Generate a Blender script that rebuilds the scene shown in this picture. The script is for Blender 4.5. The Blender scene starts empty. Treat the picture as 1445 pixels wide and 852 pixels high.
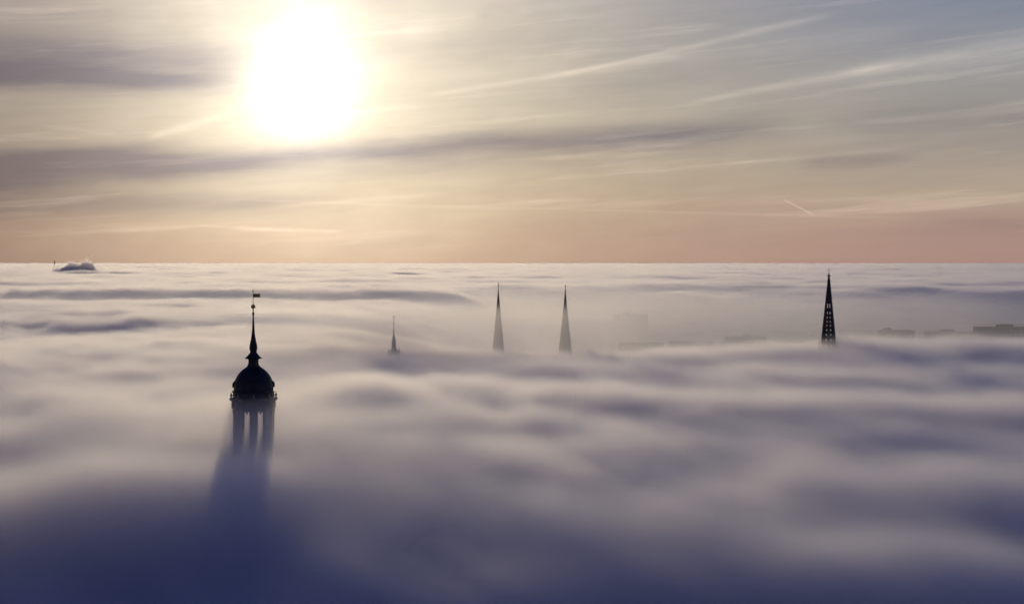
import bpy, bmesh, numpy as np, math, random
from mathutils import Vector, Matrix
R = math.radians
SC = bpy.context.scene
COL = SC.collection
rnd = random.Random(7)

# ------------------------------------------------------------------ camera
F = 1985.0                       # focal length in photo pixels
CAM_Z = 90.0
PITCH = math.atan(56 / F)
cam = bpy.data.cameras.new('camera')
co = bpy.data.objects.new('camera', cam)
COL.objects.link(co)
SC.camera = co
co.location = (0, 0, CAM_Z)
co.rotation_euler = (math.pi / 2 - PITCH, 0, 0)
cam.sensor_width = 36
cam.lens = 36 * F / 1445
cam.clip_start = 1
cam.clip_end = 200000

def ray(px, py):
    u, v = (px - 722.5) / F, -(py - 426) / F
    c, s = math.cos(PITCH), math.sin(PITCH)
    return Vector((u, c + v * s, v * c - s))

def at(px, py, Y):
    d = ray(px, py)
    return Vector((d.x / d.y * Y, Y, CAM_Z + d.z / d.y * Y))

# sun direction
sd = ray(425, 118).normalized()
SUN_EL = math.asin(sd.z)
SUN_AZ = math.atan2(sd.x, sd.y)

EXPO = -2.6
K = 2 ** (-EXPO)
SC.view_settings.view_transform = 'Standard'
SC.view_settings.look = 'None'
SC.view_settings.gamma = 1
SC.view_settings.use_curve_mapping = False
SC.view_settings.exposure = EXPO

# ------------------------------------------------------------------ node expressions
class NX:
    """tiny expression builder over math nodes"""
    def __init__(s, tree, sock): s.t, s.s = tree, sock
    def _m(s, op, *a):
        n = s.t.nodes.new('ShaderNodeMath'); n.operation = op
        for i, v in enumerate(a):
            if isinstance(v, NX): s.t.links.new(v.s, n.inputs[i])
            else: n.inputs[i].default_value = v
        return NX(s.t, n.outputs[0])
    def __add__(s, o): return s._m('ADD', s, o)
    __radd__ = __add__
    def __sub__(s, o): return s._m('SUBTRACT', s, o)
    def __rsub__(s, o): return s._m('SUBTRACT', o, s)
    def __mul__(s, o): return s._m('MULTIPLY', s, o)
    __rmul__ = __mul__
    def __truediv__(s, o): return s._m('DIVIDE', s, o)
    def f(s, op, *a): return s._m(op, s, *a)
    def exp(s): return s._m('EXPONENT', s)
    def gauss(s, w):
        q = s / w
        return (q * q * -0.5).exp()
    def step(s, a, b):           # smoothstep a..b (a may exceed b)
        n = s.t.nodes.new('ShaderNodeMapRange'); n.interpolation_type = 'SMOOTHSTEP'
        s.t.links.new(s.s, n.inputs[0])
        if a < b: v = (a, b, 0, 1)
        else: v = (b, a, 1, 0)
        for i, x in enumerate(v): n.inputs[i + 1].default_value = x
        return NX(s.t, n.outputs[0])

def lin(c):
    return tuple(((v / 255) / 12.92 if v / 255 <= .04045 else ((v / 255 + .055) / 1.055) ** 2.4) for v in c)

# ------------------------------------------------------------------ world
W = bpy.data.worlds.new('World')
SC.world = W
W.use_nodes = True
nt = W.node_tree
nt.nodes.clear()
tc = nt.nodes.new('ShaderNodeTexCoord')
sep = nt.nodes.new('ShaderNodeSeparateXYZ')
nt.links.new(tc.outputs['Generated'], sep.inputs[0])
dx, dy, dz = (NX(nt, sep.outputs[i]) for i in range(3))
az = dx.f('ARCTAN2', dy) * 57.2958
el = dz.f('ARCSINE') * 57.2958
vdot = nt.nodes.new('ShaderNodeVectorMath'); vdot.operation = 'DOT_PRODUCT'
nt.links.new(tc.outputs['Generated'], vdot.inputs[0])
vdot.inputs[1].default_value = sd
th = NX(nt, vdot.outputs['Value']).f('MINIMUM', 1.0).f('ARCCOSINE') * 57.2958   # degrees from the sun

def wnoise(sa, se, scale=1.0, detail=5, off=0.0, tilt=0.0, rough=.55, dist=0.0):
    cx = nt.nodes.new('ShaderNodeCombineXYZ')
    nt.links.new((az * sa).s, cx.inputs[0])
    nt.links.new(((el - az * tilt) * se).s, cx.inputs[1])
    cx.inputs[2].default_value = off
    n = nt.nodes.new('ShaderNodeTexNoise')
    n.inputs['Scale'].default_value = scale; n.inputs['Detail'].default_value = detail
    n.inputs['Roughness'].default_value = rough; n.inputs['Distortion'].default_value = dist
    nt.links.new(cx.outputs[0], n.inputs['Vector'])
    return NX(nt, n.outputs[0])

def wramp(fac, stops):
    n = nt.nodes.new('ShaderNodeValToRGB')
    nt.links.new(fac.s, n.inputs[0])
    cr = n.color_ramp
    while len(cr.elements) < len(stops): cr.elements.new(.5)
    for e, (p, c) in zip(cr.elements, stops):
        e.position = p; e.color = (*lin(c), 1)
    return n.outputs[0]

def cmix(a, b, fac, mode='MIX'):
    n = nt.nodes.new('ShaderNodeMix'); n.data_type = 'RGBA'; n.blend_type = mode; n.clamp_factor = False
    for sock, v in ((n.inputs[6], a), (n.inputs[7], b)):
        if isinstance(v, tuple): sock.default_value = (*v, 1)
        else: nt.links.new(v, sock)
    if isinstance(fac, NX): nt.links.new(fac.s, n.inputs[0])
    else: n.inputs[0].default_value = fac
    return n.outputs[2]

elw = el + (wnoise(.05, .25, 1, 3, 3.0) - .5) * 1.2       # warped elevation
t45 = (elw / 45).f('MAXIMUM', 0.0).f('POWER', .5)          # 0..45 deg -> 0..1, finer near horizon
def P(e): return min(1, max(0, e / 45) ** .5)
veil_l = wramp(t45, [(P(0), (160, 128, 114)), (P(1.2), (165, 138, 121)), (P(3), (165, 148, 128)), (P(6), (162, 152, 140)), (P(10), (158, 151, 147)), (P(15), (105, 122, 168)), (P(22), (42, 74, 140)), (P(45), (12, 48, 140))])
veil_r = wramp(t45, [(P(0), (166, 132, 126)), (P(1.2), (172, 142, 132)), (P(3), (174, 157, 141)), (P(6), (155, 151, 147)), (P(10), (130, 139, 156)), (P(15), (92, 112, 168)), (P(22), (38, 70, 140)), (P(45), (10, 46, 140))])
veil = cmix(veil_l, veil_r, az.step(-6, 20))
# aureole round the sun, seen through thin cloud
gn = wnoise(.16, .34, 1, 5, 21.0, .10, .6) * .8 + .62
thg = th * gn + (el - SUN_EL * 57.2958).f('MAXIMUM', 0.0) * -.22
ga = (thg / -5.0).exp() * 1.0
veil = cmix(veil, (1.18, 1.06, .80), ga, 'ADD')
gb = (th / -14.0).exp() * 1.0
veil = cmix(veil, (.20, .145, .075), gb, 'ADD')
veil = cmix(veil, (.74, .72, .76), az.step(-10, -21), 'MULTIPLY')
core = (thg / 1.8).f('POWER', 2.0) * -1
veil = cmix(veil, (.9, .86, .80), core.exp(), 'ADD')

# soft dark bands of thicker cloud: el = e0 + slope*az, width, azimuth range, strength
wrp = (wnoise(.09, .30, 1, 4, 9.0) - .5) * .9
fine = wnoise(.10, 1.1, 1, 6, 5.0, .07, .6)
def band(e0, slope, w, a0, a1, a2, a3, k, curve=0.0):
    c = el - (az * slope + e0) + wrp
    if curve: c = c - az * az * curve
    g = c.gauss(w)
    m = az.step(a0, a1) if a0 is not None else None
    if a2 is not None:
        m2 = az.step(a3, a2); m = m2 if m is None else m * m2
    if m is not None: g = g * m
    return g * k
dark = (band(4.75, .06, .40, None, None, 7, 13, .75, -.0006) + band(6.95, .0, .34, None, None, -16, -7.5, .78)
        + band(8.3, .03, .55, None, None, -13, -8, .55) + band(5.7, .09, .32, None, None, -15.5, -12, .5)
        + band(2.3, .0, .42, None, None, -12, -4, .45) + band(5.0, .03, .38, 11, 15, None, None, .34)
        + band(4.0, .0, .2, 11, 12.5, 14, 17, .25) + band(1.3, .0, .28, 14, 19, None, None, .25)
        + band(10.4, .02, .5, -12, -9, -6, -3, .12) + band(9.7, .0, .6, 2, 9, None, None, .12))
dark = dark * (fine * 1.5 + .25)
broad = (wnoise(.035, .42, 1, 5, 1.0, .05) - .5) * 1.0
dark = (dark + broad.f('MAXIMUM', 0.0) * .9).f('MINIMUM', .85)
dark = dark * ((th / 2.0).f('POWER', 2.0) * -1).exp().f('SUBTRACT', 1.0).f('MULTIPLY', -1.0) * el.step(.1, .8)
veil = cmix(veil, (.38, .39, .57), dark, 'MULTIPLY')

tex = (wnoise(.22, 2.4, 1, 7, 31.0, .07, .68, .25) - .5) * .55 * el.step(.3, 2.5)
veil = cmix(veil, (.60, .62, .72), tex.f('MAXIMUM', -.35), 'MULTIPLY')
# bright ice streaks and old contrails
def streak(x0, y0, x1, y1, w0, w1, k, bow=0.0, rag=.5):
    p0, p1 = ray(x0, y0), ray(x1, y1)
    a0, e0 = math.degrees(math.atan2(p0.x, p0.y)), math.degrees(math.atan2(p0.z, math.hypot(p0.x, p0.y)))
    a1, e1 = math.degrees(math.atan2(p1.x, p1.y)), math.degrees(math.atan2(p1.z, math.hypot(p1.x, p1.y)))
    t = (az - a0) / (a1 - a0)
    c = t * (e1 - e0) + e0
    if bow: c = c + t * (1 - t) * (4 * bow)
    w = (t * (w1 - w0) + w0).f('MAXIMUM', .02)
    d = (el - c + (wrp * (.12 * rag))) / w
    return (d * d * -0.5).exp() * t.step(-.04, .15) * t.step(1.04, .8) * k
hair = wnoise(.5, 4.5, 1, 6, 2.0, .13, .65)
lite = (streak(590, 137, 1010, 68, .07, .12, .26) + streak(760, 112, 1190, 16, .06, .10, .22) + streak(860, 95, 1300, 40, .08, .25, .08)
        + streak(965, 147, 1290, 88, .05, .20, .24, .05) + streak(1180, 104, 1500, 60, .10, .42, .26, .0)
        + streak(205, 195, 345, 155, .10, .12, .30) + streak(1200, 175, 1500, 148, .06, .16, .14)
        + streak(330, 323, 490, 327, .07, .05, .30) + streak(270, 318, 420, 326, .03, .05, .16) + streak(380, 293, 640, 272, .06, .08, .18) + streak(300, 280, 760, 296, .04, .05, .12)
        + streak(640, 290, 1300, 308, .03, .05, .10) + streak(1020, 232, 1290, 208, .05, .07, .12)
        + streak(1050, 286, 1445, 272, .05, .10, .08) + streak(560, 45, 680, 20, .12, .3, .16) + streak(60, 178, 170, 190, .06, .06, .08))
lite = (lite * (hair * 1.6 + .1)) * .52 + streak(1104, 281, 1150, 304, .018, .03, .15, 0, 0)
lite = lite + ((wnoise(.09, 1.5, 1, 6, 7.0, .08, .6) - .56).f('MAXIMUM', 0.0) * .8)
lite = lite * el.step(.2, .8)
veil = cmix(veil, (.95, .80, .62), lite, 'ADD')
vs = nt.nodes.new('ShaderNodeBackground')
nt.links.new(veil, vs.inputs[0])
vs.inputs[1].default_value = K
sky = nt.nodes.new('ShaderNodeTexSky')
sky.sky_type = 'NISHITA'; sky.sun_disc = False
sky.sun_elevation = SUN_EL; sky.sun_rotation = SUN_AZ
sky.altitude = 200; sky.dust_density = 1.5; sky.ozone_density = 2.0
sb = nt.nodes.new('ShaderNodeBackground')
nt.links.new(sky.outputs[0], sb.inputs[0])
sb.inputs[1].default_value = .10
mx = nt.nodes.new('ShaderNodeMixShader')
cov = el.step(70, 13) * .65 + .30
nt.links.new(cov.s, mx.inputs[0]); nt.links.new(sb.outputs[0], mx.inputs[1]); nt.links.new(vs.outputs[0], mx.inputs[2])
wo = nt.nodes.new('ShaderNodeOutputWorld')
nt.links.new(mx.outputs[0], wo.inputs[0])
W.cycles.sampling_method = 'MANUAL'; W.cycles.sample_map_resolution = 1024

sl = bpy.data.lights.new('sun', 'SUN')
so = bpy.data.objects.new('sun', sl)
COL.objects.link(so)
sl.energy = 4.6; sl.angle = R(.53); sl.color = (1.0, .795, .51)
so.rotation_euler = (-sd).to_track_quat('-Z', 'Y').to_euler()

# ------------------------------------------------------------------ fog
def hash2(i, j, s):
    h = (i.astype(np.int64) * 374761393 + j.astype(np.int64) * 668265263 + s * 1442695041) & 0xffffffff
    h = ((h ^ (h >> 13)) * 1274126177) & 0xffffffff
    h = (h ^ (h >> 16)) & 0xffffffff
    return h.astype(np.float64) / 4294967296.0

def vnoise(x, y, s):
    i, j = np.floor(x), np.floor(y)
    u, v = x - i, y - j
    u, v = u * u * u * (u * (u * 6 - 15) + 10), v * v * v * (v * (v * 6 - 15) + 10)
    a, b, c, d = hash2(i, j, s), hash2(i + 1, j, s), hash2(i, j + 1, s), hash2(i + 1, j + 1, s)
    return ((a * (1 - u) + b * u) * (1 - v) + (c * (1 - u) + d * u) * v) * 2 - 1

def fbm(x, y, s, oct=4, g=.5):
    t, a, n = 0, 1, 0
    for k in range(oct):
        c, si = math.cos(.6 * k + .3), math.sin(.6 * k + .3)
        t = t + a * vnoise((x * c + y * si) * 2 ** k + 17.3 * k, (-x * si + y * c) * 2 ** k - 9.1 * k, s + k)
        n += a; a *= g
    return t / n

def ss(a, b, x):
    t = np.clip((x - a) / (b - a), 0, 1)
    return t * t * (3 - 2 * t)

def bump(X, Y, cx, cy, rx, ry, h, p=1.0):
    q = ((X - cx) / rx) ** 2 + ((Y - cy) / ry) ** 2
    return h * np.exp(-q ** p)

def seg(X, x0, x1, e):            # soft interval
    return ss(x0 - e, x0 + e, X) * (1 - ss(x1 - e, x1 + e, X))

def fog_top(X, Y):
    wx = X + 22 * fbm(X / 130, Y / 130, 51, 3)
    wy = Y + 26 * fbm(X / 150, Y / 110, 61, 3)
    # general level, falling away towards the camera
    h = 47.5 - 20 * (1 - ss(112, 266, wy - np.where(X < 0, .12, .26) * np.clip(X, -110, 150)))
    # rolling waves, long across the view
    amp = ss(200, 420, Y) * .6 + .75
    h = h + amp * (3.2 * fbm(wx / 170, wy / 95, 11, 4, .5) + 2.2 * fbm(wx / 66, wy / 50, 21, 3, .5) + 1.3 * fbm(wx / 24, wy / 22, 28, 3, .55) + 2.5 * (.45 - np.abs(fbm(wx / 44, wy / 36, 25, 4, .55)) * 2))
    far = ss(1500, 2200, Y)
    h = h + far * (4.5 * fbm(X / 420, Y / 190, 31, 3, .55) + 9.0 * fbm(X / 150, Y / 95, 41, 3, .55))
    # named swells
    h = h + 5.0 * np.exp(-((wy - 258) / 16) ** 2) * seg(X, -190, -36, 22)
    h = h - 6.5 * np.exp(-((wy - 298) / 17) ** 2) * seg(X, -190, -66, 12)
    h = h + 4.5 * np.exp(-((wy - 392) / 26) ** 2) * seg(X, -60, 260, 40)
    h = h + bump(X, Y, 40, 490, 110, 40, 2) + bump(X, Y, -90, 640, 60, 45, 1) - bump(X, Y, 12, 688, 62, 28, 8)
    h = h + bump(X, wy, 62, 208, 26, 12, 9)
    lo_ = 47.5 - h
    h = h + .55 * ss(250, 330, Y) * (lo_ + np.sqrt(lo_ * lo_ + 4)) / 2 * (1 - ss(1500, 2200, Y)) - .8 * ss(250, 330, Y)
    h = h + 2.5 * np.exp(-((wy - 630) / 70) ** 2) * seg(X, 60, 420, 60)
    h = h + bump(X, Y, 170, 640, 75, 40, 3) + bump(X, Y, -60, 318, 22, 26, 2.5)
    h = h + 10 * np.exp(-((wy - 1690) / 65) ** 2) * seg(X, -1300, 10, 90)
    h = h - 4 * np.exp(-((wy - 1560) / 60) ** 2) * seg(X, -1300, 10, 90)
    h = h + bump(X, Y, -1370, 4600, 170, 32, 12) - bump(X, Y, -1370, 4520, 200, 40, 7) + bump(X, Y, -1500, 3900, 90, 40, 7)
    h = h - bump(wx, wy, -330, 880, 120, 120, 9)
    return h

def basin(X, Y):                  # 0 outside, 1 in the open hollow behind the front bank
    wx = X + 70 * fbm(X / 190, Y / 190, 71, 3)
    wy = Y + 45 * fbm(X / 140, Y / 140, 81, 3)
    return ss(-150, 70, wx) * ss(675, 760, wy) * (1 - ss(1430, 2300, wy))

THICK = .14
def density(X, Y, z):
    h = fog_top(X, Y); b = basin(X, Y)
    s = 1.35 + .6 * fbm(X / 90, Y / 90, 91, 2) + ss(900, 3000, Y) * 1.0
    h = h - b * 75
    D = np.empty(X.shape + (len(z),), np.float32)
    # thin mist round the twin spires and the small spire
    m_top = 69 + 1.5 * fbm(X / 50, Y / 50, 101, 2)
    m_k = np.exp(-((Y - 655) / 55) ** 4) * seg(X, -125, 48, 30) * .0085 * (1 + 1.3 * np.exp(-((X + 55) / 22) ** 2))
    m2_k = .0056 * ss(690, 900, Y) * ss(2500, 1800, Y) * (.40 + .60 * ss(440, 60, X))
    m2_top = 32 + 16 * ss(850, 1450, Y)
    t_k = np.exp(-(((X + 59) / 30) ** 2 + ((Y - 312) / 34) ** 2)) * .030
    for k, zz in enumerate(z):
        w = 3.7 * fbm(X / 26 + zz * .08, Y / 21 - zz * .07, 111, 4, .62) if Y.max() < 2000 else 0
        d = THICK / (1 + np.exp(-np.clip((h + w - zz) / s, -30, 30)))
        d = np.where(h + w - zz < -3.2 * s, 0, d - THICK * .039 * (h + w - zz < 0))
        d = np.maximum(d, 0)
        d = d + m_k * (1 / (1 + np.exp(np.clip((zz - m_top) / .9, -30, 30)))) * (zz < m_top + 4)
        d = d + m2_k * (1 / (1 + np.exp(np.clip((zz - m2_top) / 5, -30, 30)))) * (zz < m2_top + 20)
        d = d + t_k * (1 / (1 + np.exp(np.clip((zz - 58.5) / 1.0, -30, 30)))) * (zz < 63)
        D[:, :, k] = d
    D[D < 1e-5] = 0
    return D

def fog_material(name, col, g1):
    m = bpy.data.materials.new(name); m.use_nodes = True
    t = m.node_tree; t.nodes.clear()
    o = t.nodes.new('ShaderNodeOutputMaterial')
    v = t.nodes.new('ShaderNodeVolumeScatter'); a = t.nodes.new('ShaderNodeAttribute')
    a.attribute_name = 'density'
    v.inputs['Color'].default_value = (*col, 1); v.inputs['Anisotropy'].default_value = g1
    t.links.new(a.outputs['Fac'], v.inputs['Density']); t.links.new(v.outputs[0], o.inputs['Volume'])
    return m
M_FOG = fog_material('fog', (.914, .944, .988), .63)

def fog_volume(name, lo, hi, dens, mat, kind='stuff'):
    nx, ny, nz = dens.shape
    me = bpy.data.meshes.new(name)
    me.vertices.add(nx * ny * nz)
    a = me.attributes.new('dens', 'FLOAT', 'POINT')
    a.data.foreach_set('value', dens.astype(np.float32).ravel())
    o = bpy.data.objects.new(name, me); COL.objects.link(o)
    g = bpy.data.node_groups.new(name, 'GeometryNodeTree')
    g.interface.new_socket('Geometry', in_out='INPUT', socket_type='NodeSocketGeometry')
    g.interface.new_socket('Geometry', in_out='OUTPUT', socket_type='NodeSocketGeometry')
    N, L = g.nodes.new, g.links.new
    gi, go, vc = N('NodeGroupInput'), N('NodeGroupOutput'), N('GeometryNodeVolumeCube')
    vc.inputs['Min'].default_value = lo; vc.inputs['Max'].default_value = hi
    for ax, n in zip('XYZ', (nx, ny, nz)): vc.inputs['Resolution ' + ax].default_value = n
    sp = N('ShaderNodeSeparateXYZ'); L(N('GeometryNodeInputPosition').outputs[0], sp.inputs[0])
    idx = []
    for i, (r, l, h) in enumerate(zip((nx, ny, nz), lo, hi)):
        idx.append(((NX(g, sp.outputs[i]) - l) * ((r - 1) / (h - l))).f('ROUND'))
    tot = idx[0] * float(ny * nz) + idx[1] * float(nz) + idx[2]
    at_ = N('GeometryNodeInputNamedAttribute'); at_.data_type = 'FLOAT'; at_.inputs[0].default_value = 'dens'
    si = N('GeometryNodeSampleIndex'); si.data_type = 'FLOAT'; si.domain = 'POINT'; si.clamp = True
    L(gi.outputs[0], si.inputs['Geometry']); L(at_.outputs[0], si.inputs['Value']); L(tot.s, si.inputs['Index'])
    L(si.outputs[0], vc.inputs['Density'])
    sm = N('GeometryNodeSetMaterial'); sm.inputs['Material'].default_value = mat
    L(vc.outputs[0], sm.inputs[0]); L(sm.outputs[0], go.inputs[0])
    md = o.modifiers.new('fog', 'NODES'); md.node_group = g
    me.materials.append(mat)
    o['kind'] = kind
    return o

def grid(lo, hi, d):
    ax = [np.linspace(l, h, int(round((h - l) / s)) + 1) for l, h, s in zip(lo, hi, d)]
    X, Y = np.meshgrid(ax[0], ax[1], indexing='ij')
    return X, Y, ax[2]

lo, hi = (-600, 80, 4), (600, 1900, 76)
X, Y, z = grid(lo, hi, (3.2, 3.2, 1.6))
fog_volume('valley_fog', lo, hi, density(X, Y, z), M_FOG)
lo, hi = (-3400, 1900, 10), (3400, 8220, 74)
X, Y, z = grid(lo, hi, (20, 20, 4))
fog_volume('distant_fog', lo, hi, density(X, Y, z), M_FOG)
lo, hi = (-18000, 8220, 10), (18000, 44000, 66)
X, Y, z = grid(lo, hi, (150, 150, 7))
fog_volume('horizon_fog', lo, hi, density(X, Y, z), M_FOG)
# steam cloud that stands above the fog sea
lo, hi = (-1650, 4900, 44), (-1395, 5100, 122)
X, Y, z = grid(lo, hi, (3, 3, 2))
Z3 = z[None, None, :]
top = 60 + 31 * np.exp(-((X + 1568) / 29) ** 2 - ((Y - 5000) / 30) ** 2) + 38 * np.exp(-((X + 1512) / 26) ** 2 - ((Y - 5000) / 28) ** 2) + 11 * fbm(X / 26, Y / 26, 201, 3)
body = ss(0, 1, (1.15 - ((X + 1535) / 100) ** 2 - ((Y - 5000) / 60) ** 2) * 2)
wob = np.stack([8 * fbm(X / 14 + zz * .05, Y / 14 - zz * .07, 211, 3) for zz in z], -1)
D = .13 * body[:, :, None] / (1 + np.exp(np.clip((Z3 - top[:, :, None] - wob) / 1.5, -30, 30))) * ss(44, 56, Z3)
wisp = .02 * np.exp(-((X[:, :, None] + 1530 - (Z3 - 88) * 1.3 + wob) / 7) ** 2 - ((Y[:, :, None] - 5000) / 12) ** 2) * ss(80, 90, Z3) * (1 - ss(105, 116, Z3))
D = D + wisp
D[D < 1e-4] = 0
cl = fog_volume('steam_cloud', lo, hi, D, M_FOG, 'stuff')

# ------------------------------------------------------------------ materials
def mat(name, c, rough=.8, metal=0, var=.25, scale=1.0, c2=None):
    m = bpy.data.materials.new(name); m.use_nodes = True
    t = m.node_tree; b = t.nodes['Principled BSDF']
    tc = t.nodes.new('ShaderNodeTexCoord'); n = t.nodes.new('ShaderNodeTexNoise'); r = t.nodes.new('ShaderNodeValToRGB')
    n.inputs['Scale'].default_value = scale; n.inputs['Detail'].default_value = 6
    t.links.new(tc.outputs['Object'], n.inputs['Vector']); t.links.new(n.outputs[0], r.inputs[0])
    c2 = c2 or tuple(v * (1 + var) for v in c)
    r.color_ramp.elements[0].position = .35; r.color_ramp.elements[0].color = (*[v * (1 - var) for v in c], 1)
    r.color_ramp.elements[1].position = .68; r.color_ramp.elements[1].color = (*c2, 1)
    t.links.new(r.outputs[0], b.inputs['Base Color'])
    b.inputs['Roughness'].default_value = rough; b.inputs['Specular IOR Level'].default_value = .25; b.inputs['Metallic'].default_value = metal
    return m
M_COPPER = mat('dark copper roof', (.018, .020, .026), .5, 0, .35, .8)
M_STONE = mat('weathered sandstone', (.22, .19, .16), .9, 0, .35, .5)
M_DSTONE = mat('soot dark sandstone', (.07, .062, .058), .9, 0, .4, .6)
M_GOLD = mat('gilded metal', (.34, .19, .08), .45, 1, .15, 3)
M_IRON = mat('dark iron', (.05, .045, .045), .5, .6, .2, 3)
M_SLATE = mat('grey slate', (.035, .034, .036), .7, 0, .3, .9)
M_PLASTER = mat('plaster wall', (.20, .18, .16), .9, 0, .2, .3)
M_CONC = mat('concrete wall', (.15, .145, .14), .9, 0, .2, .2)
M_ROOF = mat('dark roof felt', (.07, .065, .065), .9, 0, .25, .3)
M_TILE = mat('clay tiles', (.19, .085, .055), .85, 0, .3, .5)
M_WHITE = mat('pale sheet metal roof', (.70, .72, .75), .5, .0, .08, .4)
M_GLASS = mat('window glass', (.03, .035, .04), .15, 0, .2, .2)
M_GROUND = mat('town ground', (.055, .062, .045), .95, 0, .4, .012, (.085, .08, .07))

# ------------------------------------------------------------------ mesh helpers
def link(name, bm, m, parent=None, smooth=False, loc=(0, 0, 0)):
    me = bpy.data.meshes.new(name)
    bmesh.ops.recalc_face_normals(bm, faces=bm.faces)
    bm.to_mesh(me); bm.free()
    if smooth:
        for p in me.polygons: p.use_smooth = True
    o = bpy.data.objects.new(name, me); COL.objects.link(o)
    o.location = loc
    if m: me.materials.append(m)
    if parent: o.parent = parent
    return o

def thing(name, label, cat, loc, group=None):
    o = bpy.data.objects.new(name, None); COL.objects.link(o)
    o.location = loc; o['label'] = label; o['category'] = cat
    if group: o['group'] = group
    return o

def lathe(bm, prof, n=32, rot=0.0, c=(0, 0), cap=True):
    """profile [(z, r)] revolved; n sides"""
    rings = []
    for z_, r_ in prof:
        rings.append([bm.verts.new((c[0] + r_ * math.cos(rot + 2 * math.pi * k / n), c[1] + r_ * math.sin(rot + 2 * math.pi * k / n), z_)) for k in range(n)])
    for a, b in zip(rings, rings[1:]):
        for k in range(n):
            bm.faces.new((a[k], a[(k + 1) % n], b[(k + 1) % n], b[k]))
    if cap:
        bm.faces.new(rings[0][::-1]); bm.faces.new(rings[-1])
    return bm

def box(bm, c, s, rot=0.0):
    mtx = Matrix.Translation(c) @ Matrix.Rotation(rot, 4, 'Z') @ Matrix.Diagonal((s[0], s[1], s[2], 1))
    bmesh.ops.create_cube(bm, size=1, matrix=mtx)
    return bm

def rod(bm, a, b, r0, r1=None, n=8):
    a, b = Vector(a), Vector(b)
    r1 = r0 if r1 is None else r1
    d = (b - a); q = d.to_track_quat('Z', 'Y').to_matrix().to_4x4()
    bmesh.ops.create_cone(bm, cap_ends=True, segments=n, radius1=r0, radius2=r1, depth=d.length, matrix=Matrix.Translation((a + b) / 2) @ q)
    return bm

def ball(bm, c, r, sz=1.0):
    bmesh.ops.create_uvsphere(bm, u_segments=16, v_segments=10, radius=1, matrix=Matrix.Translation(c) @ Matrix.Diagonal((r, r, r * sz, 1)))
    return bm

def nb(): return bmesh.new()

# ------------------------------------------------------------------ 1. domed church tower
TY = 319.0
S1 = TY / F
def z1(y): return at(0, y, TY).z
tx = at(357.6, 500, TY).x
T = thing('church_tower', 'dark domed church tower with open columned belfry and a flag vane, nearest of the towers', 'church tower', (tx, TY, 0))
T.rotation_euler[2] = math.atan2(-tx, TY)
PI = math.pi
# shaft and gallery (mostly inside the fog)
link('shaft', box(nb(), (0, 0, 20), (11.4, 11.4, 40)), M_STONE, T)
g = nb(); box(g, (0, 0, 40.35), (12.6, 12.6, .7)); box(g, (0, 0, 39.6), (12.0, 12.0, .5)); link('gallery', g, M_STONE, T)
g = nb()
for s_ in (-1, 1):
    box(g, (0, s_ * 6.05, 41.9), (12.4, .25, .25)); box(g, (s_ * 6.05, 0, 41.9), (.25, 11.7, .25))
    for k in range(13):
        u = -6 + k
        rod(g, (u, s_ * 6.05, 40.7), (u, s_ * 6.05, 41.8), .12); rod(g, (s_ * 6.05, u, 40.7), (s_ * 6.05, u, 41.8), .12)
link('balustrade', g, M_STONE, T)
base = nb(); lathe(base, [(40.7, 5.3), (43.4, 5.3), (43.4, 5.0), (44.2, 5.0)], 8, R(-90)); link('belfry_base', base, M_STONE, T)
# eight piers with half columns
RP = 4.0
zt = z1(577)
for k in range(8):
    a = R(-90 + 45 * k)
    g = nb()
    cx, cy = RP * math.cos(a), RP * math.sin(a)
    box(g, (cx, cy, (44.2 + zt) / 2), (1.15, 1.15, zt - 44.2), a)
    for da in (-.155, .155):
        r_ = RP + .45
        px, py = r_ * math.cos(a + da), r_ * math.sin(a + da)
        lathe(g, [(44.2, .36), (44.6, .36), (44.7, .27), (zt - .75, .24), (zt - .6, .30), (zt - .3, .36), (zt - .004, .36)], 12, 0, (px, py))
    link('column', g, M_STONE, T)
# arches between the piers
for k in range(8):
    a = R(-67.5 + 45 * k)
    g = nb(); n_ = 10; wdt = 1.05; zs = zt - 1.25
    c0, s0 = math.cos(a), math.sin(a); tX, tY = -s0, c0
    ri, ro = 3.45, 3.95
    for i in range(n_):
        u0, u1 = -wdt + 2 * wdt * i / n_, -wdt + 2 * wdt * (i + 1) / n_
        h0, h1 = zs + math.sqrt(max(0, wdt ** 2 - u0 ** 2)), zs + math.sqrt(max(0, wdt ** 2 - u1 ** 2))
        v = []
        for rr in (ri, ro):
            for (u, hh) in ((u0, h0), (u1, h1), (u1, zt - .003), (u0, zt - .003)):
                v.append(g.verts.new((rr * c0 + tX * u, rr * s0 + tY * u, min(hh, zt - .02) if hh < zt - .004 else hh)))
        for q in ((0, 1, 2, 3), (7, 6, 5, 4), (0, 4, 5, 1), (2, 6, 7, 3), (1, 5, 6, 2), (3, 7, 4, 0)): g.faces.new([v[i_] for i_ in q])
    box(g, (3.98 * c0, 3.98 * s0, zt - .45), (.3, .42, .62), a)
    link('arch', g, M_STONE, T)
# entablature and main cornice
e = nb()
lathe(e, [(zt, 4.55), (zt + .55, 4.55), (zt + .6, 4.75), (zt + 1.3, 4.75), (z1(566), 4.85), (z1(564), 5.3), (z1(562.3), 5.45), (z1(561.4), 5.45), (z1(560.2), 4.75)], 8, R(-90))
for k in range(8):
    for da in (-.19, .19):
        a = R(-90 + 45 * k) + da
        box(e, (4.72 * math.cos(a), 4.72 * math.sin(a), zt + .95), (.55, .5, 1.3), a)
link('entablature', e, M_STONE, T)
for k in range(8):
    a = R(-90 + 45 * k)
    g = nb(); lathe(g, [(z1(562), .26), (z1(560.5), .26), (z1(559.5), .14), (z1(557.5), .34), (z1(556), .22), (z1(554.5), .1), (z1(553), .05)], 10, 0, (5.0 * math.cos(a), 5.0 * math.sin(a)))
    link('urn', g, M_STONE, T, True)
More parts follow.
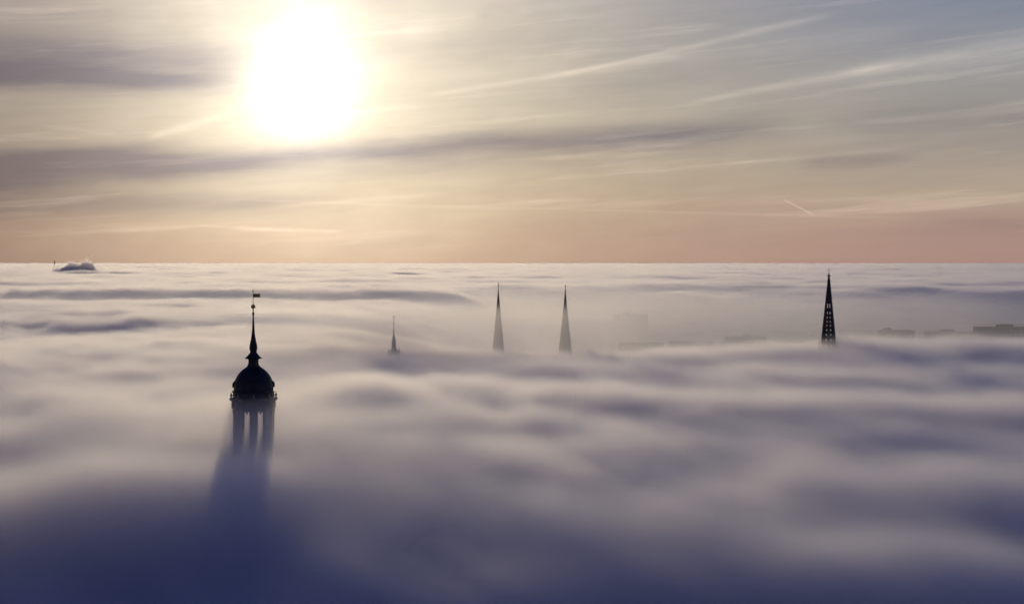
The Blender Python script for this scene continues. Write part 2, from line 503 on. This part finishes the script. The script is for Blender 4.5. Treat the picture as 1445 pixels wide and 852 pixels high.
# drum and dome
d = nb()
lathe(d, [(z1(560.4), 4.6), (z1(553.4), 4.55), (z1(552.6), 4.85), (z1(551.2), 4.9), (z1(550.6), 4.55)], 32, 0)
link('drum', d, M_COPPER, T)
for k in range(8):
    a = R(-67.5 + 45 * k)
    g = nb(); box(g, (4.62 * math.cos(a), 4.62 * math.sin(a), z1(556.6)), (.3, 1.2, .8), a); link('attic_window', g, M_GLASS, T)
prof = [(z1(550.8), 4.45), (z1(548), 4.42), (z1(543), 4.38), (z1(538), 4.2), (z1(533), 3.88), (z1(528), 3.38), (z1(524), 2.82), (z1(520.5), 2.15), (z1(518.3), 1.6), (z1(517), 1.42)]
pz = [p[0] for p in prof]; pr = [p[1] for p in prof]
d = nb(); lathe(d, prof, 48, 0); dome = link('dome', d, M_COPPER, T, True)
for k in range(16):
    d = nb()
    a = 2 * PI * (k + .5) / 16
    for (za, ra), (zb, rb) in zip(prof, prof[1:]):
        rod(d, ((ra + .02) * math.cos(a), (ra + .02) * math.sin(a), za), ((rb + .02) * math.cos(a), (rb + .02) * math.sin(a), zb), .075, None, 6)
    link('rib', d, M_COPPER, dome)
for k in range(4):
    a = R(-90 + 90 * k)
    g = nb(); lathe(g, [(z1(546), .62), (z1(541.5), .62), (z1(538.5), .40), (z1(537), .1)], 10, 0, (4.15 * math.cos(a), 4.15 * math.sin(a)))
    link('dormer', g, M_COPPER, T, True)
# little lantern
l = nb(); lathe(l, [(z1(517.3), 1.5), (z1(516), 1.5), (z1(515.6), 1.38), (z1(513.4), 1.38), (z1(513), 1.2), (z1(507.6), 1.12), (z1(507), 1.35), (z1(506), 1.4)], 8, R(-67.5)); lan = link('lantern', l, M_COPPER, T)
for k in range(8):
    a = R(-90 + 45 * k)
    g = nb(); box(g, (1.08 * math.cos(a), 1.08 * math.sin(a), z1(510.3)), (.1, .42, .65), a); link('lantern_window', g, M_GLASS, lan)
s_ = nb()
lathe(s_, [(z1(506.2), 1.3), (z1(505.6), 1.92), (z1(504.8), 1.86), (z1(502.5), 1.42), (z1(500), 1.08), (z1(498), .84), (z1(496.4), .70), (z1(495.3), .74), (z1(493), .86), (z1(490), .88), (z1(487.3), .85), (z1(484), .74),
           (z1(480.3), .60), (z1(475), .46), (z1(470), .35), (z1(462), .27), (z1(452), .19), (z1(445), .14), (z1(444), .22), (z1(442.6), .30), (z1(441.4), .28), (z1(440.4), .12)], 16, 0)
link('spire', s_, M_COPPER, T, True)
v = nb(); rod(v, (0, 0, z1(441)), (0, 0, z1(408.6)), .09, .05); lathe(v, [(z1(439), .08), (z1(438.4), .2), (z1(437.6), .2), (z1(437), .08)], 12)
vane = link('weather_vane', v, M_GOLD, T)
link('ball', ball(nb(), (0, 0, z1(432.6)), .50), M_GOLD, vane, True)
fl = nb()
pts = [(.04, z1(419.3)), (1.76, z1(419.3)), (1.42, z1(417.1)), (1.76, z1(414.7)), (.04, z1(414.7))]
for sgn in (-1, 1):
    fl.faces.new([fl.verts.new((x_, .035 * sgn, z_)) for x_, z_ in pts][::sgn])
vs_ = list(fl.verts)
for i in range(5):
    j = (i + 1) % 5
    fl.faces.new((vs_[i], vs_[j], vs_[5 + j], vs_[5 + i]))
box(fl, (.9, 0, z1(419.3)), (1.6, .12, .10)); box(fl, (.9, 0, z1(414.7)), (1.6, .12, .10))
link('flag', fl, M_GOLD, vane)
cr = nb(); box(cr, (0, 0, z1(410.4)), (.62, .06, .07)); ball(cr, (0, 0, z1(408.3)), .09); link('cross', cr, M_GOLD, vane)

# ------------------------------------------------------------------ 2. twin needle spires
def needle(px, ytip, ybase, rbase, label, balls, Yd, hexrot):
    zz = lambda y: at(0, y, Yd).z
    t = thing('church_steeple', label, 'steeple', (at(px, 450, Yd).x, Yd, 0), 'pair of needle spires in the mist')
    w = 8.0
    link('tower_shaft', box(nb(), (0, 0, zz(ybase + 14) / 2), (w, w, zz(ybase + 14))), M_DSTONE, t)
    g = nb(); box(g, (0, 0, zz(ybase + 14) + .3), (w + .8, w + .8, .6)); link('cornice', g, M_DSTONE, t)
    zc = zz(ybase + 14) + .6
    for sx in (-1, 1):
        for sy in (-1, 1):
            g = nb(); lathe(g, [(zc, .7), (zc + 2.2, .7), (zc + 2.3, .85), (zc + 5.5, .05)], 8, 0, (sx * 3.4, sy * 3.4)); link('corner_turret', g, M_DSTONE, t)
    H = zz(ytip) - zc
    sp_ = nb()
    prof = []
    for i in range(15):
        f_ = i / 14
        prof.append((zc + H * f_, max(.10, (rbase + .35) * (1 - f_) ** 1.06)))
    lathe(sp_, prof, 8, R(22.5) + hexrot)
    spr = link('spire', sp_, M_SLATE, t)
    for k in range(8):
        g = nb()
        a = R(22.5) + hexrot + k * PI / 4
        for (za, ra), (zb, rb) in zip(prof, prof[1:]):
            rod(g, (ra * math.cos(a), ra * math.sin(a), za), (rb * math.cos(a), rb * math.sin(a), zb), .08, None, 5)
        link('ridge', g, M_COPPER, spr)
    top = zz(balls[0][0])
    g = nb(); rod(g, (0, 0, zz(ytip) - .5), (0, 0, top + .3), .12, .07); fin = link('finial', g, M_IRON, t)
    for y, r_ in balls:
        link('ball', ball(nb(), (0, 0, zz(y)), r_), M_GOLD, fin, True)
    return t
needle(703.2, 407, 508, 3.75, 'needle spire with two knobs on its finial, left one of the misty pair', [(398.6, .26), (403.0, .40)], 700, 0)
needle(797.6, 408, 502, 3.85, 'needle spire with a single knob, right one of the misty pair', [(403.6, .42)], 702, 0)

# ------------------------------------------------------------------ 3. small stepped spire in the mist
Y3 = 640.0
z3 = lambda y: at(0, y, Y3).z
t = thing('town_hall_tower', 'small faint stepped turret with two knobs, almost lost in the mist', 'tower', (at(555.6, 450, Y3).x, Y3, 0))
link('tower_shaft', box(nb(), (0, 0, z3(520) / 2), (6.4, 6.4, z3(520))), M_PLASTER, t)
g = nb(); lathe(g, [(z3(520), 3.1), (z3(503), 2.5), (z3(502), 2.7), (z3(500), 2.6), (z3(494), 1.6), (z3(492.6), 1.5)], 8, R(22.5)); link('lower_roof', g, M_COPPER, t)
for k in range(4):
    a = R(20 + 90 * k)
    g = nb(); lathe(g, [(z3(512), .45), (z3(500), .45), (z3(499.5), .6), (z3(491), .04)], 8, 0, (2.5 * math.cos(a), 2.5 * math.sin(a))); link('corner_turret', g, M_COPPER, t)
g = nb(); lathe(g, [(z3(492.8), 1.25), (z3(492), 1.2), (z3(491), 1.0), (z3(480.5), .95), (z3(480), 1.1), (z3(479), 1.05)], 8, R(22.5)); lt = link('lantern', g, M_COPPER, t)
g = nb(); lathe(g, [(z3(479.2), .95), (z3(477.8), .50), (z3(476.6), .68), (z3(475), .62), (z3(473.4), .36), (z3(466), .27), (z3(459), .12)], 12, 0); link('spire', g, M_COPPER, t, True)
g = nb(); rod(g, (0, 0, z3(460)), (0, 0, z3(444.6)), .08, .05); fin = link('finial', g, M_IRON, t)
link('ball', ball(nb(), (0, 0, z3(456.6)), .38), M_GOLD, fin, True)
link('ball', ball(nb(), (0, 0, z3(451.8)), .18), M_GOLD, fin, True)
link('ball', ball(nb(), (0, 0, z3(446.8)), .46, 1.15), M_GOLD, fin, True)

# ------------------------------------------------------------------ 4. openwork gothic spire
Y4 = 650.0
z4 = lambda y: at(0, y, Y4).z
t = thing('gothic_spire', 'black openwork gothic spire with crockets, pierced panels and cross, right of the misty pair', 'spire', (at(1169.3, 450, Y4).x, Y4, 0))
t.rotation_euler[2] = -math.atan2(at(1169.3, 450, Y4).x, Y4)
link('tower_shaft', box(nb(), (0, 0, 21), (8.6, 8.6, 42)), M_DSTONE, t)
zb, ztp = z4(492), z4(391)
g = nb(); lathe(g, [(42, 4.0), (z4(494), 3.9), (z4(493), 4.5), (z4(492), 4.5)], 8, R(22.5) + R(-90 + 22.5 - 22.5)); link('octagon', g, M_DSTONE, t)
def rad4(z_): f_ = (z_ - zb) / (ztp - zb); return .30 + (3.45 - .30) * (1 - f_) ** 1.03
A0 = R(-90)
tiers = [492, 483.5, 476, 469, 462.5, 456.5, 451, 445.5, 438, 427, 416, 404, 391]
hole = [1, 1, 1, 1, 1, 1, 1, 1, 1, 0, 0, 0]
def pt4(k, f_, z_):               # point on face k at fraction f across
    r_ = rad4(z_)
    a0, a1 = A0 + k * PI / 4, A0 + (k + 1) * PI / 4
    p = Vector((r_ * math.cos(a0), r_ * math.sin(a0), z_)); q = Vector((r_ * math.cos(a1), r_ * math.sin(a1), z_))
    return p.lerp(q, f_)
for k in range(8):
    g = nb()
    def quad(f0, za, f1, zb_):
        P_ = [pt4(k, f0, za), pt4(k, f1, za), pt4(k, f1, zb_), pt4(k, f0, zb_)]
        am = A0 + (k + .5) * PI / 4
        inn = Vector((math.cos(am), math.sin(am), 0)) * -.22
        v_ = [g.verts.new(p) for p in P_] + [g.verts.new(p + inn) for p in P_]
        for q in ((0, 1, 2, 3), (7, 6, 5, 4), (0, 4, 5, 1), (2, 6, 7, 3), (1, 5, 6, 2), (3, 7, 4, 0)): g.faces.new([v_[i_] for i_ in q])
    for ti, (ya, yb) in enumerate(zip(tiers, tiers[1:])):
        za, zb_ = z4(ya), z4(yb)
        if not hole[ti]:
            quad(0, za, 1, zb_); continue
        m0, m1 = za + (zb_ - za) * .30, za + (zb_ - za) * (.74 if ti < 8 else .86)
        quad(0, za, 1, m0); quad(0, m1, 1, zb_)
        if ti == 8:
            quad(0, m0, .35, m1); quad(.65, m0, 1, m1)
        else:
            quad(0, m0, .38, m1); quad(.62, m0, 1, m1)
    link('pierced_panel', g, M_DSTONE, t)
for k in range(8):
    a = A0 + k * PI / 4
    g = nb()
    rod(g, ((rad4(zb) + .05) * math.cos(a), (rad4(zb) + .05) * math.sin(a), zb), (.33 * math.cos(a), .33 * math.sin(a), ztp), .20, .09, 6)
    n_ = 19
    for i in range(n_):
        z_ = zb + (ztp - zb) * (i + .5) / n_ * .97
        r_ = rad4(z_) + .28
        sc = .26 - .10 * i / n_
        box(g, (r_ * math.cos(a), r_ * math.sin(a), z_), (sc * 1.7, sc, sc), a)
        ball(g, ((r_ + sc * .8) * math.cos(a), (r_ + sc * .8) * math.sin(a), z_ + sc * .5), sc * .55)
    link('crocketed_rib', g, M_DSTONE, t)
g = nb(); lathe(g, [(ztp - .1, .34), (ztp + .3, .28), (z4(389.8), .75), (z4(389), .80), (z4(388.2), .55), (z4(387.2), .22), (z4(386), .18)], 10); fin = link('finial', g, M_DSTONE, t, True)
g = nb(); rod(g, (0, 0, z4(387)), (0, 0, z4(378.6)), .12, .07); box(g, (0, 0, z4(380.4)), (1.3, .12, .14)); ball(g, (0, 0, z4(386)), .26)
for q in ((.65, z4(380.4)), (-.65, z4(380.4)), (0, z4(378.6))): ball(g, (q[0], 0, q[1]), .13)
link('cross', g, M_IRON, fin)
for k in range(8):
    a = A0 + k * PI / 4
    g = nb(); lathe(g, [(z4(498), .36), (z4(487), .32), (z4(486.6), .45), (z4(486), .30), (z4(479), .04)], 6, 0, (4.25 * math.cos(a), 4.25 * math.sin(a)))
    link('pinnacle', g, M_DSTONE, t)
g = nb()
for k in range(8):
    a0, a1 = A0 + k * PI / 4, A0 + (k + 1) * PI / 4
    p, q = Vector((4.25 * math.cos(a0), 4.25 * math.sin(a0), z4(489.5))), Vector((4.25 * math.cos(a1), 4.25 * math.sin(a1), z4(489.5)))
    rod(g, p, q, .12)
    for i in range(1, 6):
        c_ = p.lerp(q, i / 6); rod(g, c_, c_ - Vector((0, 0, .9)), .07, None, 5)
link('gallery_railing', g, M_DSTONE, t)

# ------------------------------------------------------------------ distant chimney on the left horizon
Y5 = 15000.0
t = thing('factory_chimney', 'tiny thin chimney standing out of the fog sea near the left horizon', 'chimney', (at(77, 370, Y5).x, Y5, 0))
g = nb(); lathe(g, [(0, 6), (60, 4.5), (at(0, 367.9, Y5).z, 3.2)], 16); link('stack', g, M_DSTONE, t, True)
g = nb(); zt5 = at(0, 367.9, Y5).z; lathe(g, [(zt5, 3.7), (zt5 + 1.5, 3.7)], 16); link('rim', g, M_DSTONE, t)

# ------------------------------------------------------------------ buildings in the open hollow
def block(px, ytop, Yd, wpx, depth, label, wallm, roofm, storeys, gable=False, rot=0.0, cat='building', nm='apartment_block', group=None):
    if gable: nm = 'gabled_building'
    p = at(px, ytop, Yd); w = wpx * Yd / F; h = p.z
    t = thing(nm, label, cat, (p.x, Yd, 0), group); t.rotation_euler[2] = rot
    hw = h * (.72 if gable else 1)
    zt_ = hw - .5
    g = box(nb(), (0, 0, zt_ / 2), (w, depth, zt_))
    for f_ in list(g.faces):                      # open the street and back facades for the window grid
        if abs(f_.normal.y) > .9: g.faces.remove(f_)
    n = max(3, int(w / 3.2)); cells = []
    for sy in (-1, 1):
        vv = [[g.verts.new((-w / 2 + w * i / n, sy * depth / 2, zt_ * j / storeys)) for j in range(storeys + 1)] for i in range(n + 1)]
        for i in range(n):
            for j in range(storeys):
                cells.append(g.faces.new((vv[i][j], vv[i + 1][j], vv[i + 1][j + 1], vv[i][j + 1])))
    bmesh.ops.remove_doubles(g, verts=g.verts, dist=.01)
    cells = [f_ for f_ in cells if f_.is_valid]
    bmesh.ops.inset_individual(g, faces=cells, thickness=min(w / n, zt_ / storeys) * .26)
    for f_ in cells:
        f_.material_index = 1
        for v_ in f_.verts: v_.co.y -= math.copysign(.18, v_.co.y)
    wo_ = link('wall', g, wallm, t); wo_.data.materials.append(M_GLASS)
    g = nb()
    if gable:
        z0 = hw - .5
        A = [(-w / 2 - .4, -depth / 2 - .5, z0), (w / 2 + .4, -depth / 2 - .5, z0), (w / 2 + .4, depth / 2 + .5, z0), (-w / 2 - .4, depth / 2 + .5, z0), (-w / 2 - .4, 0, h), (w / 2 + .4, 0, h)]
        vv = [g.verts.new(a) for a in A]
        for q in ((0, 1, 5, 4), (2, 3, 4, 5), (0, 4, 3), (1, 2, 5), (3, 2, 1, 0)): g.faces.new([vv[i] for i in q])
    else:
        box(g, (0, 0, h - .25), (w + .5, depth + .5, .5))
        if w > 20:
            ph = box(nb(), (w * rnd.uniform(-.3, .3), 0, h + 1.2), (w * rnd.uniform(.12, .3), depth * .5, 2.4)); link('plant_room', ph, wallm, t)
            ms = nb(); mx_ = w * rnd.uniform(-.4, .4); rod(ms, (mx_, 1, h - .3), (mx_, 1, h + rnd.uniform(3, 6)), .12); link('mast', ms, M_IRON, t)
    link('roof', g, roofm, t)
    return t
block(889, 443.5, 1560, 50, 16, 'tall slab building looming faintly through the mist, right of the needle spires', M_CONC, M_ROOF, 11)
block(905, 483, 1180, 62, 14, 'long low building at the foot of the tall slab in the mist', M_PLASTER, M_TILE, 4, True)
block(975, 481, 1250, 60, 14, 'misty long roof between the tall slab and the gothic spire', M_PLASTER, M_ROOF, 5, True)
block(1052, 475, 1330, 56, 14, 'misty flat topped building left of the gothic spire', M_CONC, M_ROOF, 6)
block(1118, 481, 1280, 40, 13, 'small gabled building just left of the gothic spire', M_PLASTER, M_TILE, 4, True)
block(1215, 477, 1300, 58, 14, 'misty building just right of the gothic spire', M_PLASTER, M_TILE, 5, True)
block(1265, 466, 1420, 46, 15, 'tall flat topped building in the mist between gothic spire and pale roof', M_CONC, M_ROOF, 8)
block(1340, 468, 1400, 66, 15, 'wide dark building behind the pale roof', M_CONC, M_ROOF, 7)
block(1412, 461, 1350, 70, 16, 'darkest tall building at the right edge of the view', M_CONC, M_ROOF, 9)
block(1395, 477, 1120, 74, 14, 'low gabled building in front of the dark tall one at right edge', M_PLASTER, M_TILE, 4, True)
t = block(1322, 483.2, 1000, 20, 9, 'hall with a pale shining roof poking out of the fog edge', M_PLASTER, M_WHITE, 5, False, nm='hall_building')

# ------------------------------------------------------------------ ground
g = nb(); bmesh.ops.create_grid(g, x_segments=8, y_segments=8, size=60000)
o = link('ground', g, M_GROUND); o['kind'] = 'structure'

for n_, l_, c_ in (('valley_fog', 'soft billowing fog bank filling the foreground and middle distance around the towers', 'fog'),
                   ('distant_fog', 'rippled pale fog sea beyond the towers, below the horizon', 'fog'),
                   ('horizon_fog', 'thin bright line of fog sea right at the horizon', 'fog'),
                   ('steam_cloud', 'small blue grey double humped cloud above the fog at far left horizon', 'cloud'),
                   ('ground', 'dark town ground hidden under the fog', 'ground')):
    bpy.data.objects[n_]['label'] = l_; bpy.data.objects[n_]['category'] = c_

# ------------------------------------------------------------------ render settings
cy = SC.cycles
cy.volume_bounces = 7; cy.max_bounces = 10; cy.diffuse_bounces = 2; cy.glossy_bounces = 1
cy.volume_step_rate = 4.0; cy.volume_max_steps = 512
cy.use_denoising = True; cy.denoiser = 'OPENIMAGEDENOISE'
cy.use_adaptive_sampling = True; cy.adaptive_threshold = .06; cy.adaptive_min_samples = 16
cy.sample_clamp_indirect = 40
